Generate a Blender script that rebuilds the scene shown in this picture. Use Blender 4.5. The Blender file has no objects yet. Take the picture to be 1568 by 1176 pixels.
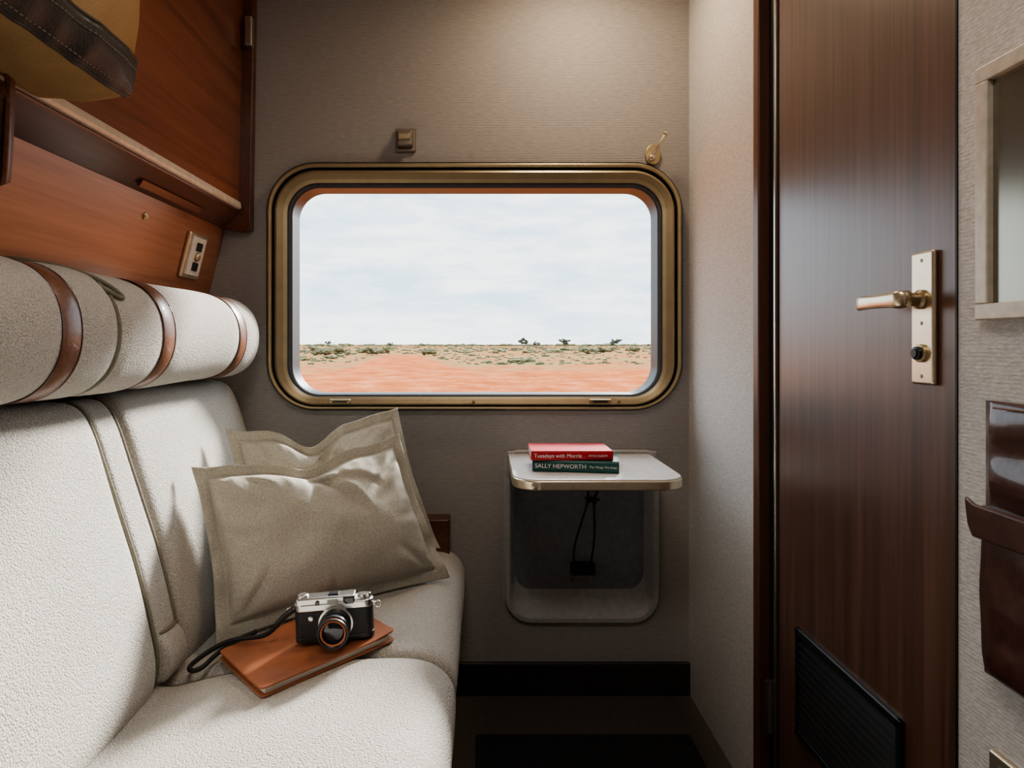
import bpy, bmesh, math, random
from mathutils import Vector, noise, Matrix
random.seed(7)
S = bpy.context.scene
COL = S.collection
H = 1.07

# ------------------------------------------------------------------ materials
def newmat(name):
    m = bpy.data.materials.new(name); m.use_nodes = True
    nt = m.node_tree; b = nt.nodes['Principled BSDF']
    return m, nt, b
def setin(b, **k):
    for n, v in k.items():
        n = n.replace('_', ' ')
        if n in b.inputs: b.inputs[n].default_value = v
def c4(c): return (c[0], c[1], c[2], 1)
def mapping(nt, scale, coord='Object'):
    tc = nt.nodes.new('ShaderNodeTexCoord'); mp = nt.nodes.new('ShaderNodeMapping')
    mp.inputs['Scale'].default_value = scale
    nt.links.new(tc.outputs[coord], mp.inputs['Vector']); return mp
def noisetex(nt, scalevec, scale=1, detail=4, rough=.6, dist=0):
    mp = mapping(nt, scalevec); n = nt.nodes.new('ShaderNodeTexNoise')
    n.inputs['Scale'].default_value = scale; n.inputs['Detail'].default_value = detail
    n.inputs['Roughness'].default_value = rough; n.inputs['Distortion'].default_value = dist
    nt.links.new(mp.outputs[0], n.inputs['Vector']); return n
def ramp(nt, fac, stops):
    r = nt.nodes.new('ShaderNodeValToRGB'); e = r.color_ramp.elements
    e[0].position = stops[0][0]; e[0].color = c4(stops[0][1])
    e[1].position = stops[-1][0]; e[1].color = c4(stops[-1][1])
    for p, c in stops[1:-1]:
        x = e.new(p); x.color = c4(c)
    nt.links.new(fac, r.inputs[0]); return r
def bump(nt, b, fac, strength, dist=.002):
    bp = nt.nodes.new('ShaderNodeBump'); bp.inputs['Strength'].default_value = strength
    bp.inputs['Distance'].default_value = dist
    nt.links.new(fac, bp.inputs['Height']); nt.links.new(bp.outputs[0], b.inputs['Normal'])
def simple(name, col, rough=.5, metal=0, nscale=60, var=.12, bstr=.0, coat=0):
    m, nt, b = newmat(name)
    n = noisetex(nt, (1, 1, 1), nscale, 3)
    lo = tuple(x*(1-var) for x in col); hi = tuple(min(1, x*(1+var)) for x in col)
    r = ramp(nt, n.outputs['Fac'], [(.3, lo), (.7, hi)])
    nt.links.new(r.outputs[0], b.inputs['Base Color'])
    setin(b, Roughness=rough, Metallic=metal, Coat_Weight=coat)
    if bstr: bump(nt, b, n.outputs['Fac'], bstr)
    return m
def fabric(name, lo, hi, sv, rough=.9, bstr=.4, dist=.001, fine=None):
    m, nt, b = newmat(name)
    n = noisetex(nt, sv, 1, 3, .65)
    r = ramp(nt, n.outputs['Fac'], [(.3, lo), (.7, hi)])
    nt.links.new(r.outputs[0], b.inputs['Base Color'])
    setin(b, Roughness=rough, Specular_IOR_Level=.15)
    bump(nt, b, n.outputs['Fac'], bstr, dist)
    return m
def wood(name, cols, sv, rough=.3, coat=.3, big=.5, crough=.25):
    m, nt, b = newmat(name)
    n = noisetex(nt, sv, 1, 6, .62, .4)
    n2 = noisetex(nt, tuple(x*.22 for x in sv), 1, 2, .5, .8)
    mx = nt.nodes.new('ShaderNodeMath'); mx.operation = 'MULTIPLY_ADD'
    mx.inputs[1].default_value = big
    nt.links.new(n2.outputs['Fac'], mx.inputs[0])
    m3 = nt.nodes.new('ShaderNodeMath'); m3.operation = 'MULTIPLY'; m3.inputs[1].default_value = 1-big
    nt.links.new(n.outputs['Fac'], m3.inputs[0]); nt.links.new(m3.outputs[0], mx.inputs[2])
    r = ramp(nt, mx.outputs[0], [(.34, cols[0]), (.5, cols[1]), (.66, cols[2])])
    nt.links.new(r.outputs[0], b.inputs['Base Color'])
    setin(b, Roughness=rough, Coat_Weight=coat, Coat_Roughness=crough)
    bump(nt, b, n.outputs['Fac'], .05, .0005)
    return m

M = {}
def ribbed(name, lo, hi, sv, ribs, rstr, nstr):
    m, nt, b = newmat(name)
    n = noisetex(nt, sv, 1, 3, .6)
    r = ramp(nt, n.outputs['Fac'], [(.3, lo), (.7, hi)])
    nt.links.new(r.outputs[0], b.inputs['Base Color'])
    setin(b, Roughness=.8, Specular_IOR_Level=.3)
    mp = mapping(nt, (1, 1, ribs)); wv = nt.nodes.new('ShaderNodeTexWave'); wv.bands_direction = 'Z'; wv.inputs['Scale'].default_value = 1
    wv.inputs['Distortion'].default_value = 1.2; wv.inputs['Detail'].default_value = 2; wv.inputs['Detail Scale'].default_value = 3
    nt.links.new(mp.outputs[0], wv.inputs['Vector'])
    a = nt.nodes.new('ShaderNodeMath'); a.operation = 'MULTIPLY_ADD'; a.inputs[1].default_value = rstr
    m2 = nt.nodes.new('ShaderNodeMath'); m2.operation = 'MULTIPLY'; m2.inputs[1].default_value = nstr
    nt.links.new(n.outputs['Fac'], m2.inputs[0]); nt.links.new(wv.outputs['Fac'], a.inputs[0]); nt.links.new(m2.outputs[0], a.inputs[2])
    bump(nt, b, a.outputs[0], .6, .0014)
    return m
M['wall'] = ribbed('wall_vinyl', (.315, .289, .270), (.395, .366, .344), (40, 40, 300), 62, .5, .5)
M['wallr'] = ribbed('wall_linen', (.46, .44, .418), (.68, .655, .628), (110, 110, 400), 60, .2, .9)
M['ceil'] = simple('ceiling_paint', (.62, .58, .52), .7)
M['carpet'] = fabric('carpet', (.06, .05, .042), (.15, .127, .107), (220, 220, 220), 1, .8, .003)
M['mat'] = fabric('mat_pile', (.012, .012, .012), (.045, .042, .04), (260, 260, 260), 1, .8, .003)
M['base'] = simple('baseboard_vinyl', (.035, .029, .026), .45)
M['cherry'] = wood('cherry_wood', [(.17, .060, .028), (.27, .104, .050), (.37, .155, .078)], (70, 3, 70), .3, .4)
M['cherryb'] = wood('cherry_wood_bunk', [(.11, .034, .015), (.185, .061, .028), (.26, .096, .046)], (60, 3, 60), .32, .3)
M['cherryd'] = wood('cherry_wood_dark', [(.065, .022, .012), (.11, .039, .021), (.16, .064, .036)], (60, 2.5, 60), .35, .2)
M['doorw'] = wood('walnut_veneer', [(.052, .022, .013), (.100, .045, .027), (.155, .075, .047)], (110, 110, 2.6), .38, .85, .45, .32)
M['trimw'] = wood('walnut_trim', [(.07, .028, .016), (.11, .045, .026), (.15, .062, .036)], (90, 90, 2.2), .4, .1)
M['black'] = simple('black_rubber', (.010, .010, .010), .45)
M['gold'] = simple('anodised_gold', (.49, .40, .25), .42, .85, 20, .08)
M['golddark'] = simple('anodised_bronze', (.36, .28, .17), .43, .8, 20, .08)
M['greyseal'] = simple('grey_seal', (.07, .072, .075), .5)
M['taupe'] = simple('taupe_enamel', (.20, .16, .12), .35, .4)
M['chrome'] = simple('brushed_steel', (.6, .58, .54), .28, 1, 80, .06)
M['nickel'] = simple('satin_nickel', (.76, .66, .50), .3, .9, 60, .05)
M['lip'] = simple('cream_enamel', (.62, .56, .47), .35, .15)
M['cream'] = simple('cream_plastic', (.62, .58, .5), .4)
M['laminate'] = simple('laminate_white', (.74, .72, .70), .35)
M['greyplastic'] = simple('grey_plastic', (.40, .39, .375), .45)
M['recess'] = simple('recess_plastic', (.21, .22, .245), .5)
M['brownleather'] = simple('brown_leather', (.17, .07, .036), .42, 0, 150, .25, .2, .15)
M['darkleather'] = simple('oxblood_leather', (.075, .03, .024), .28, 0, 60, .35, .2, .4)
M['blackleather'] = simple('black_leather', (.018, .017, .018), .5, 0, 260, .4, .5, .05)
M['tanleather'] = simple('terracotta_leather', (.34, .12, .056), .55, 0, 14, .22, .25)
M['canvas'] = fabric('khaki_canvas', (.31, .20, .095), (.44, .30, .155), (500, 500, 500), .85, .4)
M['piping'] = fabric('olive_piping', (.16, .145, .11), (.27, .25, .2), (400, 400, 400), .9, .4)
M['linen'] = fabric('linen_cushion', (.33, .305, .25), (.53, .495, .42), (300, 300, 300), 1, .7, .0016)
M['page'] = fabric('paper_pages', (.5, .47, .4), (.75, .72, .64), (5, 5, 900), .9, .2)
M['red'] = simple('red_cover', (.45, .02, .03), .35)
M['green'] = simple('teal_cover', (.014, .085, .08), .4)
M['white'] = simple('white_ink', (.85, .85, .82), .6)
M['bolt'] = simple('black_paint', (.014, .014, .015), .35)
M['silver'] = simple('silver_chrome', (.72, .72, .7), .25, 1, 100, .03)
M['orange'] = simple('orange_enamel', (.5, .13, .05), .4)
M['cord'] = simple('black_cord', (.012, .011, .012), .7)
# boucle
m, nt, b = newmat('boucle_upholstery')
v = nt.nodes.new('ShaderNodeTexVoronoi'); mp = mapping(nt, (1, 1, 1)); v.inputs['Scale'].default_value = 290
nt.links.new(mp.outputs[0], v.inputs['Vector'])
n = noisetex(nt, (1, 1, 1), 360, 3)
r = ramp(nt, n.outputs['Fac'], [(.32, (.36, .333, .292)), (.68, (.63, .598, .545))])
nt.links.new(r.outputs[0], b.inputs['Base Color']); setin(b, Roughness=.95, Specular_IOR_Level=.2, Sheen_Weight=.1)
ad = nt.nodes.new('ShaderNodeMath'); ad.operation = 'SUBTRACT'
nt.links.new(n.outputs['Fac'], ad.inputs[0]); nt.links.new(v.outputs['Distance'], ad.inputs[1])
bump(nt, b, ad.outputs[0], .6, .0035); M['boucle'] = m
# glass pane
m = bpy.data.materials.new('window_glass'); m.use_nodes = True; nt = m.node_tree; nt.nodes.clear()
o = nt.nodes.new('ShaderNodeOutputMaterial'); mx = nt.nodes.new('ShaderNodeMixShader')
t = nt.nodes.new('ShaderNodeBsdfTransparent'); g = nt.nodes.new('ShaderNodeBsdfGlossy'); g.inputs['Roughness'].default_value = .02
t.inputs[0].default_value = (.95, .97, .98, 1)
mx.inputs[0].default_value = .035
nt.links.new(t.outputs[0], mx.inputs[1]); nt.links.new(g.outputs[0], mx.inputs[2]); nt.links.new(mx.outputs[0], o.inputs[0])
M['glass'] = m
M['lens'] = simple('lens_glass', (.01, .012, .02), .05, 0, 10, .1, 0, 1)
M['mirror'] = simple('mirror_silver', (.36, .335, .28), .2, .9, 10, .05)
m, nt, b = newmat('lamp_and_fill_diffuser'); setin(b, Emission_Strength=3.0, Emission_Color=(1, .85, .66, 1), Base_Color=(.9, .85, .8, 1)); M['lampfillglow'] = m

# ------------------------------------------------------------------ helpers
def empty(name, loc=(0, 0, 0)):
    e = bpy.data.objects.new(name, None); e.empty_display_size = .05; e.location = loc; COL.objects.link(e); return e
def mkobj(name, verts, faces, mats, fm=None, parent=None, smooth=False, bev=0, bseg=3):
    me = bpy.data.meshes.new(name); me.from_pydata([tuple(v) for v in verts], [], faces)
    for mm in (mats if isinstance(mats, list) else [mats]): me.materials.append(mm)
    if fm:
        for p, i in zip(me.polygons, fm): p.material_index = i
    bm = bmesh.new(); bm.from_mesh(me); bmesh.ops.recalc_face_normals(bm, faces=bm.faces); bm.to_mesh(me); bm.free()
    if smooth:
        for p in me.polygons: p.use_smooth = True
    ob = bpy.data.objects.new(name, me); COL.objects.link(ob)
    if bev:
        md = ob.modifiers.new('bev', 'BEVEL'); md.width = bev; md.segments = bseg; md.limit_method = 'ANGLE'; md.angle_limit = .6
        for p in me.polygons: p.use_smooth = True
        w = ob.modifiers.new('wn', 'WEIGHTED_NORMAL')
    if parent: ob.parent = parent
    return ob
def box(name, x0, x1, y0, y1, z0, z1, mat, parent=None, bev=0, bseg=3):
    v = [(x, y, z) for x in (x0, x1) for y in (y0, y1) for z in (z0, z1)]
    f = [(0, 1, 3, 2), (4, 6, 7, 5), (0, 4, 5, 1), (2, 3, 7, 6), (0, 2, 6, 4), (1, 5, 7, 3)]
    return mkobj(name, v, f, mat, parent=parent, bev=bev, bseg=bseg)
def prism(name, poly, a0, a1, axis, mat, parent=None, bev=0, bseg=3, smooth=False):
    def mk(p, a):
        return {'y': (p[0], a, p[1]), 'x': (a, p[0], p[1]), 'z': (p[0], p[1], a)}[axis]
    n = len(poly); v = [mk(p, a0) for p in poly] + [mk(p, a1) for p in poly]
    f = [tuple(range(n)), tuple(range(2*n-1, n-1, -1))] + [(i, (i+1) % n, (i+1) % n+n, i+n) for i in range(n)]
    return mkobj(name, v, f, mat, parent=parent, bev=bev, bseg=bseg, smooth=smooth)
def lathe(name, prof, origin, axis, mats, fm=None, parent=None, n=40):
    ax = Vector(axis).normalized(); up = Vector((0, 0, 1)) if abs(ax.z) < .9 else Vector((1, 0, 0))
    u = ax.cross(up).normalized(); w = ax.cross(u); o = Vector(origin)
    v = []; f = []; mi = []
    for r_, d in prof:
        for k in range(n):
            a = 2*math.pi*k/n; v.append(o+ax*d+(u*math.cos(a)+w*math.sin(a))*r_)
    for j in range(len(prof)-1):
        for k in range(n):
            f.append((j*n+k, j*n+(k+1) % n, (j+1)*n+(k+1) % n, (j+1)*n+k)); mi.append(fm[j] if fm else 0)
    f.append(tuple(range(n))); mi.append(fm[0] if fm else 0)
    f.append(tuple(range((len(prof)-1)*n, len(prof)*n))); mi.append(fm[-1] if fm else 0)
    ob = mkobj(name, v, f, mats, mi, parent)
    for p in ob.data.polygons: p.use_smooth = len(p.vertices) == 4
    ob.modifiers.new('es', 'EDGE_SPLIT').split_angle = .7
    return ob
def tube(name, pts, r, mat, parent=None, cyc=False, flat=None, kind='NURBS'):
    cu = bpy.data.curves.new(name, 'CURVE'); cu.dimensions = '3D'; cu.bevel_depth = r; cu.bevel_resolution = 3; cu.resolution_u = 8
    sp = cu.splines.new(kind); sp.points.add(len(pts)-1)
    for p, q in zip(sp.points, pts): p.co = (q[0], q[1], q[2], 1)
    if kind == 'NURBS': sp.order_u = 4; sp.use_endpoint_u = not cyc
    sp.use_cyclic_u = cyc; cu.materials.append(mat); cu.use_fill_caps = True
    if flat: cu.bevel_depth = 0; cu.extrude = flat
    ob = bpy.data.objects.new(name, cu); COL.objects.link(ob)
    if flat:
        md = ob.modifiers.new('s', 'SOLIDIFY'); md.thickness = .003
    if parent: ob.parent = parent
    return ob
def rrect(x0, x1, z0, z1, r, n=10):
    rs = r if isinstance(r, (list, tuple)) else [r]*4   # tr, tl, bl, br
    out = []
    for (cx, cz, a0, rr) in ((x1, z1, 0, rs[0]), (x0, z1, 90, rs[1]), (x0, z0, 180, rs[2]), (x1, z0, 270, rs[3])):
        sx = -1 if cx == x1 else 1; sz = -1 if cz == z1 else 1
        for k in range(n+1):
            a = math.radians(a0+90*k/n); out.append((cx+sx*rr+rr*math.cos(a), cz+sz*rr+rr*math.sin(a)))
    return out
def catmull(P, sub=6):
    n = len(P); out = []
    for i in range(n):
        p0, p1, p2, p3 = (Vector(P[(i+k) % n]) for k in (-1, 0, 1, 2))
        for s in range(sub):
            t = s/sub
            out.append(.5*((2*p1)+(-p0+p2)*t+(2*p0-5*p1+4*p2-p3)*t*t+(-p0+3*p1-3*p2+p3)*t**3))
    return out
def loft(name, prof, ys, offs, mat, parent=None, wob=0):
    n = len(prof); P = [Vector(p) for p in prof]
    area = sum(P[i].x*P[(i+1) % n].y-P[(i+1) % n].x*P[i].y for i in range(n)); sg = 1 if area > 0 else -1
    N = []
    for i in range(n):
        t = (P[(i+1) % n]-P[i-1]).normalized(); N.append(Vector((-t.y, t.x))*sg)
    v = []; f = []
    for y, o in zip(ys, offs):
        for i in range(n):
            q = P[i]+N[i]*o
            if wob:
                w = noise.noise(Vector((q.x*4, y*4, q.y*4)))*wob; q = q+N[i]*w
            v.append((q.x, y, q.y))
    for j in range(len(ys)-1):
        for i in range(n):
            f.append((j*n+i, j*n+(i+1) % n, (j+1)*n+(i+1) % n, (j+1)*n+i))
    f.append(tuple(range(n))); f.append(tuple(range((len(ys)-1)*n, len(ys)*n)))
    return mkobj(name, v, f, mat, parent=parent, smooth=True)
def cushion_secs(y0, y1, r, bulge=.006, n=30, extra=None):
    ys = [y0+r*(1-math.cos(math.pi/2*k/6)) for k in range(7)]; of = [r*(1-math.sin(math.pi/2*k/6)) for k in range(7)]
    for k in range(1, n): ys.append(y0+r+(y1-y0-2*r)*k/n); of.append(0)
    ys += [y0+y1-y for y in ys[:7]][::-1]; of += of[:7][::-1]
    o2 = []
    for y, o in zip(ys, of):
        t = (y-y0)/(y1-y0); o -= bulge*math.sin(math.pi*t)**.6 if 0 < t < 1 else 0
        if extra: o += extra(y)
        o2.append(o)
    return ys, o2

# ------------------------------------------------------------------ room shell
XL, XR, YB, YN, ZC = -.90, .63, 2.0, -.75, 2.22
def loops_fill(name, outer, holes, y, mat, thick):
    bm = bmesh.new(); edges = []
    for lp in [outer]+holes:
        vs = [bm.verts.new((p[0], y, p[1])) for p in lp]
        for i in range(len(vs)): edges.append(bm.edges.new((vs[i], vs[(i+1) % len(vs)])))
    bmesh.ops.triangle_fill(bm, use_beauty=True, use_dissolve=False, edges=edges)
    res = bmesh.ops.extrude_face_region(bm, geom=bm.faces[:])
    bmesh.ops.translate(bm, verts=[e for e in res['geom'] if isinstance(e, bmesh.types.BMVert)], vec=(0, thick, 0))
    bmesh.ops.recalc_face_normals(bm, faces=bm.faces)
    me = bpy.data.meshes.new(name); bm.to_mesh(me); bm.free(); me.materials.append(mat)
    ob = bpy.data.objects.new(name, me); COL.objects.link(ob); return ob
OUT = (-.66, .606, .868, 1.624, .150); INN = (-.583, .532, .918, 1.547, .085)
def lerp5(t): return [a+(b-a)*t for a, b in zip(OUT, INN)]
TB = (.064, .536, .22, .748)
loops_fill('wall_back', [(XL-.08, -.05), (XR+.1, -.05), (XR+.1, ZC+.05), (XL-.08, ZC+.05)],
           [rrect(*lerp5(.5)), rrect(TB[0]+.008, TB[1]-.008, TB[2]+.008, TB[3]-.008, .06)], YB, M['wall'], .07)
box('wall_left', XL-.08, XL, YN, YB, 0, ZC, M['wall'])
box('wall_front', XL-.08, XR+.1, YN-.08, YN, 0, ZC, M['wall'])
DY0, DY1, DJ = .87, 1.405, 1.50
pr = empty('wall_right')
box('panel_far', XR, XR+.1, DJ, YB, 0, ZC, M['wallr'], pr)
box('panel_near', XR, XR+.1, YN, DY0-.004, 0, ZC, M['wallr'], pr)
box('panel_outer', XR+.06, XR+.1, DY0-.004, DJ, 0, ZC, M['trimw'], pr)
box('floor', XL-.08, XR+.1, YN-.08, YB+.07, -.05, 0, M['carpet'])
box('ceiling', XL-.08, XR+.1, YN-.08, YB+.07, ZC, ZC+.05, M['ceil'])
box('floor_mat', -.02, .56, .7, 1.774, 0, .012, M['mat'], bev=.004)
box('baseboard_back', -.30, XR, 1.985, YB, 0, .10, M['base'], bev=.004)

# ------------------------------------------------------------------ window
w = empty('window_1')
prof = [(0, 2.0, 0), (0, 1.986, 0), (.06, 1.979, 0), (.10, 1.972, 1), (.16, 1.969, 1), (.24, 1.970, 1), (.27, 1.974, 0), (.30, 1.984, 0), (.35, 1.984, 0),
        (.38, 1.975, 1), (.46, 1.972, 2), (.70, 1.978, 1), (.84, 1.982, 0), (.86, 1.990, 3), (.96, 1.992, 0), (1.0, 1.996, 0), (1.0, 2.075, 0)]
vs = []; fs = []; fm = []
n = 0
for t, y, mi in prof:
    L = lerp5(t); pts = rrect(*L, n=14); n = len(pts)
    vs += [(p[0], y, p[1]) for p in pts]
for j in range(len(prof)-1):
    for i in range(n):
        fs.append((j*n+i, j*n+(i+1) % n, (j+1)*n+(i+1) % n, (j+1)*n+i)); fm.append(prof[j][2])
ob = mkobj('frame', vs, fs, [M['black'], M['gold'], M['golddark'], M['greyseal']], fm, w)
for p in ob.data.polygons: p.use_smooth = True
ob.modifiers.new('es', 'EDGE_SPLIT').split_angle = .5
pts = rrect(INN[0]-.01, INN[1]+.01, INN[2]-.01, INN[3]+.01, .09)
mkobj('glass_pane', [(p[0], 2.045, p[1]) for p in pts], [tuple(range(len(pts)))], M['glass'], None, w)
for x in (-.432, .352):
    box('latch', x-.032, x+.032, 1.964, 1.98, .890, .904, M['golddark'], w, .003)
    box('latch_slot', x-.022, x+.022, 1.962, 1.965, .894, .899, M['black'], w)
for x in (-.49, -.03, .41):
    lathe('screw', [(.005, 0), (.005, .004), (.002, .005)], (x, 1.974, .896), (0, -1, 0), M['golddark'], parent=w, n=14)

# ------------------------------------------------------------------ fold-down table + housing
h = empty('folding_table_housing')
R = [(0, 1.999), (0, 1.988), (.004, 1.983), (.016, 1.983), (.020, 1.988), (.026, 2.01), (.034, 2.045)]
vs = []; fs = []; fm = []
for k, (ins, y) in enumerate(R):
    pts = rrect(TB[0]+ins, TB[1]-ins, TB[2]+ins+(.0 if k < 5 else (.02 if k == 5 else .05)), TB[3]-ins, [max(.02, .045-ins*.5)]*2+[max(.03, .085-ins)]*2)
    n = len(pts); vs += [(p[0], y, p[1]) for p in pts]
for j in range(len(R)-1):
    for i in range(n):
        fs.append((j*n+i, j*n+(i+1) % n, (j+1)*n+(i+1) % n, (j+1)*n+i)); fm.append(0)
fs.append(tuple(range((len(R)-1)*n, len(R)*n))); fm.append(1)
mkobj('housing_rim', vs, fs, [M['greyplastic'], M['recess']], fm, h, smooth=False)
for x in (.085, .515):
    box('hinge_block', x-.012, x+.012, 1.978, 1.99, .705, .745, M['greyplastic'], h, .004)
tb = empty('folding_table')
tp = [(p[0], p[1]) for p in rrect(.076, .502, 1.60, 1.975, [.006, .006, .07, .07], 12)]
prism('tabletop', tp, .731, .738, 'z', M['laminate'], tb, .001, 1)
tp2 = [(p[0], p[1]) for p in rrect(.073, .505, 1.597, 1.976, [.006, .006, .073, .073], 12)]
prism('metal_edge', tp2, .710, .7345, 'z', M['nickel'], tb, .004, 3)
box('hinge_rod', .08, .50, 1.962, 1.976, .700, .712, M['chrome'], tb, .003)
lathe('edge_knob', [(.011, 0), (.011, .006), (.004, .008)], (.128, 1.605, .721), (0, -1, 0), M['nickel'], parent=tb, n=20)
cd = empty('elastic_cord')
tube('cord_left', [(.315, 1.90, .712), (.31, 1.94, .66), (.325, 1.99, .60), (.29, 1.995, .50), (.272, 2.0, .43), (.28, 2.005, .40)], .0035, M['cord'], cd)
tube('cord_right', [(.35, 1.90, .712), (.352, 1.94, .66), (.33, 1.99, .60), (.345, 1.995, .50), (.335, 2.0, .43), (.33, 2.005, .40)], .0035, M['cord'], cd)
for k in range(5):
    a = k*1.3
    tube('knot', [(.325-.018*math.cos(a), 1.972, .60+.012*math.sin(a+.5)), (.33, 1.965, .603), (.33+.02*math.cos(a), 1.975, .60-.014*math.sin(a))], .004, M['cord'], cd)
box('cord_stop', .315, .345, 1.94, 1.965, .665, .69, M['cord'], cd, .004)
box('cord_latch', .268, .342, 1.985, 2.02, .365, .40, M['cord'], cd, .005)
lathe('latch_button', [(.01, 0), (.01, .008), (.006, .01)], (.30, 1.986, .383), (0, -1, 0), M['bolt'], parent=cd, n=20)
box('latch_plate', .275, .335, 2.03, 2.044, .33, .355, M['chrome'], cd, .002)

# ------------------------------------------------------------------ books
def book(name, org, ang, W, D, T, cov, title, sub, tsize, sx_=.70):
    e = empty(name, org); e.rotation_euler = (0, 0, ang)
    box('cover_bottom', 0, W, .0, D, 0, .0018, cov, e)
    box('cover_top', 0, W, .0, D, T-.0018, T, cov, e)
    prism('spine', [(0, .0), (-.0025, .15*T), (-.0032, .5*T), (-.0025, .85*T), (0, T), (.0015, T), (.0015, 0)], 0, W, 'x', cov, e)
    box('pages', .002, W-.002, .0015, D-.002, .0018, T-.0018, M['page'], e)
    for s, x, sz in ((title, .007, tsize), (sub, W*sx_, tsize*.52)):
        cu = bpy.data.curves.new('t', 'FONT'); cu.body = s; cu.size = sz; cu.extrude = .0001; cu.align_y = 'CENTER'
        cu.materials.append(M['white']); t = bpy.data.objects.new('spine_text', cu); COL.objects.link(t)
        t.location = (x, -.0036, T/2); t.rotation_euler = (math.pi/2, 0, 0); t.parent = e
    return e
book('paperback_book', (.128, 1.705, .7385), -.15, .222, .145, .030, M['green'], 'SALLY HEPWORTH', 'The Things We Keep', .0155, .66)
book('paperback_book', (.124, 1.692, .7690), .0, .212, .135, .024, M['red'], 'Tuesdays with Morrie', 'MITCH ALBOM', .0140, .70)

# ------------------------------------------------------------------ small wall fittings
br = empty('wall_bracket')
box('plate', -.268, -.206, 1.990, 2.0, 1.656, 1.728, M['taupe'], br, .004)
box('catch', -.262, -.214, 1.968, 1.991, 1.668, 1.716, M['taupe'], br, .006)
box('catch_flap', -.258, -.220, 1.962, 1.970, 1.685, 1.706, M['golddark'], br, .004)
hk = empty('coat_hook')
ov = [(.518+.024*math.cos(a), 1.648+.032*math.sin(a)) for a in [2*math.pi*k/28 for k in range(28)]]
prism('plate', ov, 1.991, 2.0, 'y', M['gold'], hk, .003, 2)
tube('arm', [(.508, 1.99, 1.636), (.505, 1.955, 1.630), (.515, 1.94, 1.650), (.538, 1.935, 1.690)], .006, M['nickel'], hk)
lathe('tip', [(.001, -.008), (.006, -.006), (.009, 0), (.006, .006), (.001, .008)], (.540, 1.935, 1.693), (.3, 0, 1), M['nickel'], parent=hk, n=20)
lathe('pivot', [(.001, -.011), (.009, -.007), (.011, 0), (.009, .007), (.001, .011)], (.507, 1.962, 1.631), (1, 0, 0), M['nickel'], parent=hk, n=20)

# ------------------------------------------------------------------ left: bunk and wood panel
bk = empty('folded_bunk')
def P(x, dz): return (x, H+dz)
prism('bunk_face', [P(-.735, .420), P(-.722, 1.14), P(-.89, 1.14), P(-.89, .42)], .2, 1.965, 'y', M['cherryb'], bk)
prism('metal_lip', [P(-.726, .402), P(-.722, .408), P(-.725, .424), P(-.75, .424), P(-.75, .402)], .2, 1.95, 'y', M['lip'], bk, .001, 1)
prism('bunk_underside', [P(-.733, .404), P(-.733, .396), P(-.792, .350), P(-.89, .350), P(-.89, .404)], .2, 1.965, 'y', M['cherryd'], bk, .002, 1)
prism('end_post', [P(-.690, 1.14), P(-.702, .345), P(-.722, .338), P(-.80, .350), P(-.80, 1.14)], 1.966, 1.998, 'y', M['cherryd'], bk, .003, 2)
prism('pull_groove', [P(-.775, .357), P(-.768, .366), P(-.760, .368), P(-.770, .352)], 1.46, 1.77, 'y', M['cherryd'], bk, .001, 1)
box('bunk_hinge', -.712, -.690, 1.945, 1.968, 1.96, 2.05, M['chrome'], bk, .004)
lp = prism('trim_1', [P(-.79, .350), P(-.845, .13), P(-.875, .0), P(-.899, .0), P(-.899, .350)], .2, 1.999, 'y', M['cherry'])
def onpanel(y, dz):
    t = (.350-dz)/.22; return Vector((-.79-.055*t, y, H+dz))
pn = Vector((.22, 0, -.055)).normalized()
kb = empty('brass_stud')
lathe('stud', [(.009, 0), (.009, .003), (.006, .006), (.002, .007)], onpanel(1.547, .303), pn, M['gold'], parent=kb, n=24)
so = empty('light_switch')
up = Vector((.055, 0, .22)).normalized()
def pbox(name, cy, cdz, hy, hz, d0, d1, mat, parent, bev):
    c = onpanel(cy, cdz); vs = []
    for a in (-1, 1):
        for b_ in (-1, 1):
            for d in (d0, d1): vs.append(c+Vector((0, 1, 0))*hy*a+up*hz*b_+pn*d)
    f = [(0, 1, 3, 2), (4, 6, 7, 5), (0, 4, 5, 1), (2, 3, 7, 6), (0, 2, 6, 4), (1, 5, 7, 3)]
    return mkobj(name, vs, f, mat, parent=parent, bev=bev)
pbox('plate', 1.825, .247, .056, .064, 0, .010, M['nickel'], so, .004)
pbox('insert', 1.825, .247, .040, .054, .009, .015, M['cream'], so, .002)
pbox('rocker', 1.825, .274, .015, .012, .014, .019, M['bolt'], so, .002)
pbox('rocker', 1.825, .220, .015, .012, .014, .019, M['bolt'], so, .002)
lathe('button', [(.012, 0), (.012, .006), (.008, .009)], onpanel(1.825, .247)+pn*.014, pn, M['gold'], parent=so, n=20)

# ------------------------------------------------------------------ sofa
sf = empty('upholstered_sofa')
def secs(*a, **k): return cushion_secs(*a, **k)
seatp = catmull([(-.68, .385), (-.60, .402), (-.50, .424), (-.36, .443), (-.22, .455), (-.13, .454), (-.085, .436), (-.060, .40), (-.060, .35), (-.075, .29), (-.10, .235), (-.13, .205), (-.30, .20), (-.50, .20), (-.68, .20)], 5)
ys, of = secs(1.298, 1.985, .03, .004); loft('seat_far', seatp, ys, of, M['boucle'], sf, .004)
ys, of = secs(.25, 1.296, .03, .008); loft('seat_near', seatp, ys, of, M['boucle'], sf, .004)
def backprof(d=0):
    return catmull([(-.835, .952), (-.80, .956), (-.768-d, .942), (-.745-d, .90), (-.718-d, .82), (-.690-d, .735), (-.658-d, .635), (-.634-d, .54), (-.620-d, .46), (-.632-d, .40), (-.67, .37), (-.78, .38), (-.85, .60), (-.885, .90)], 5)
ys, of = secs(.25, 1.264, .035, .012); loft('back_near', backprof(), ys, of, M['boucle'], sf, .006)
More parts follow.
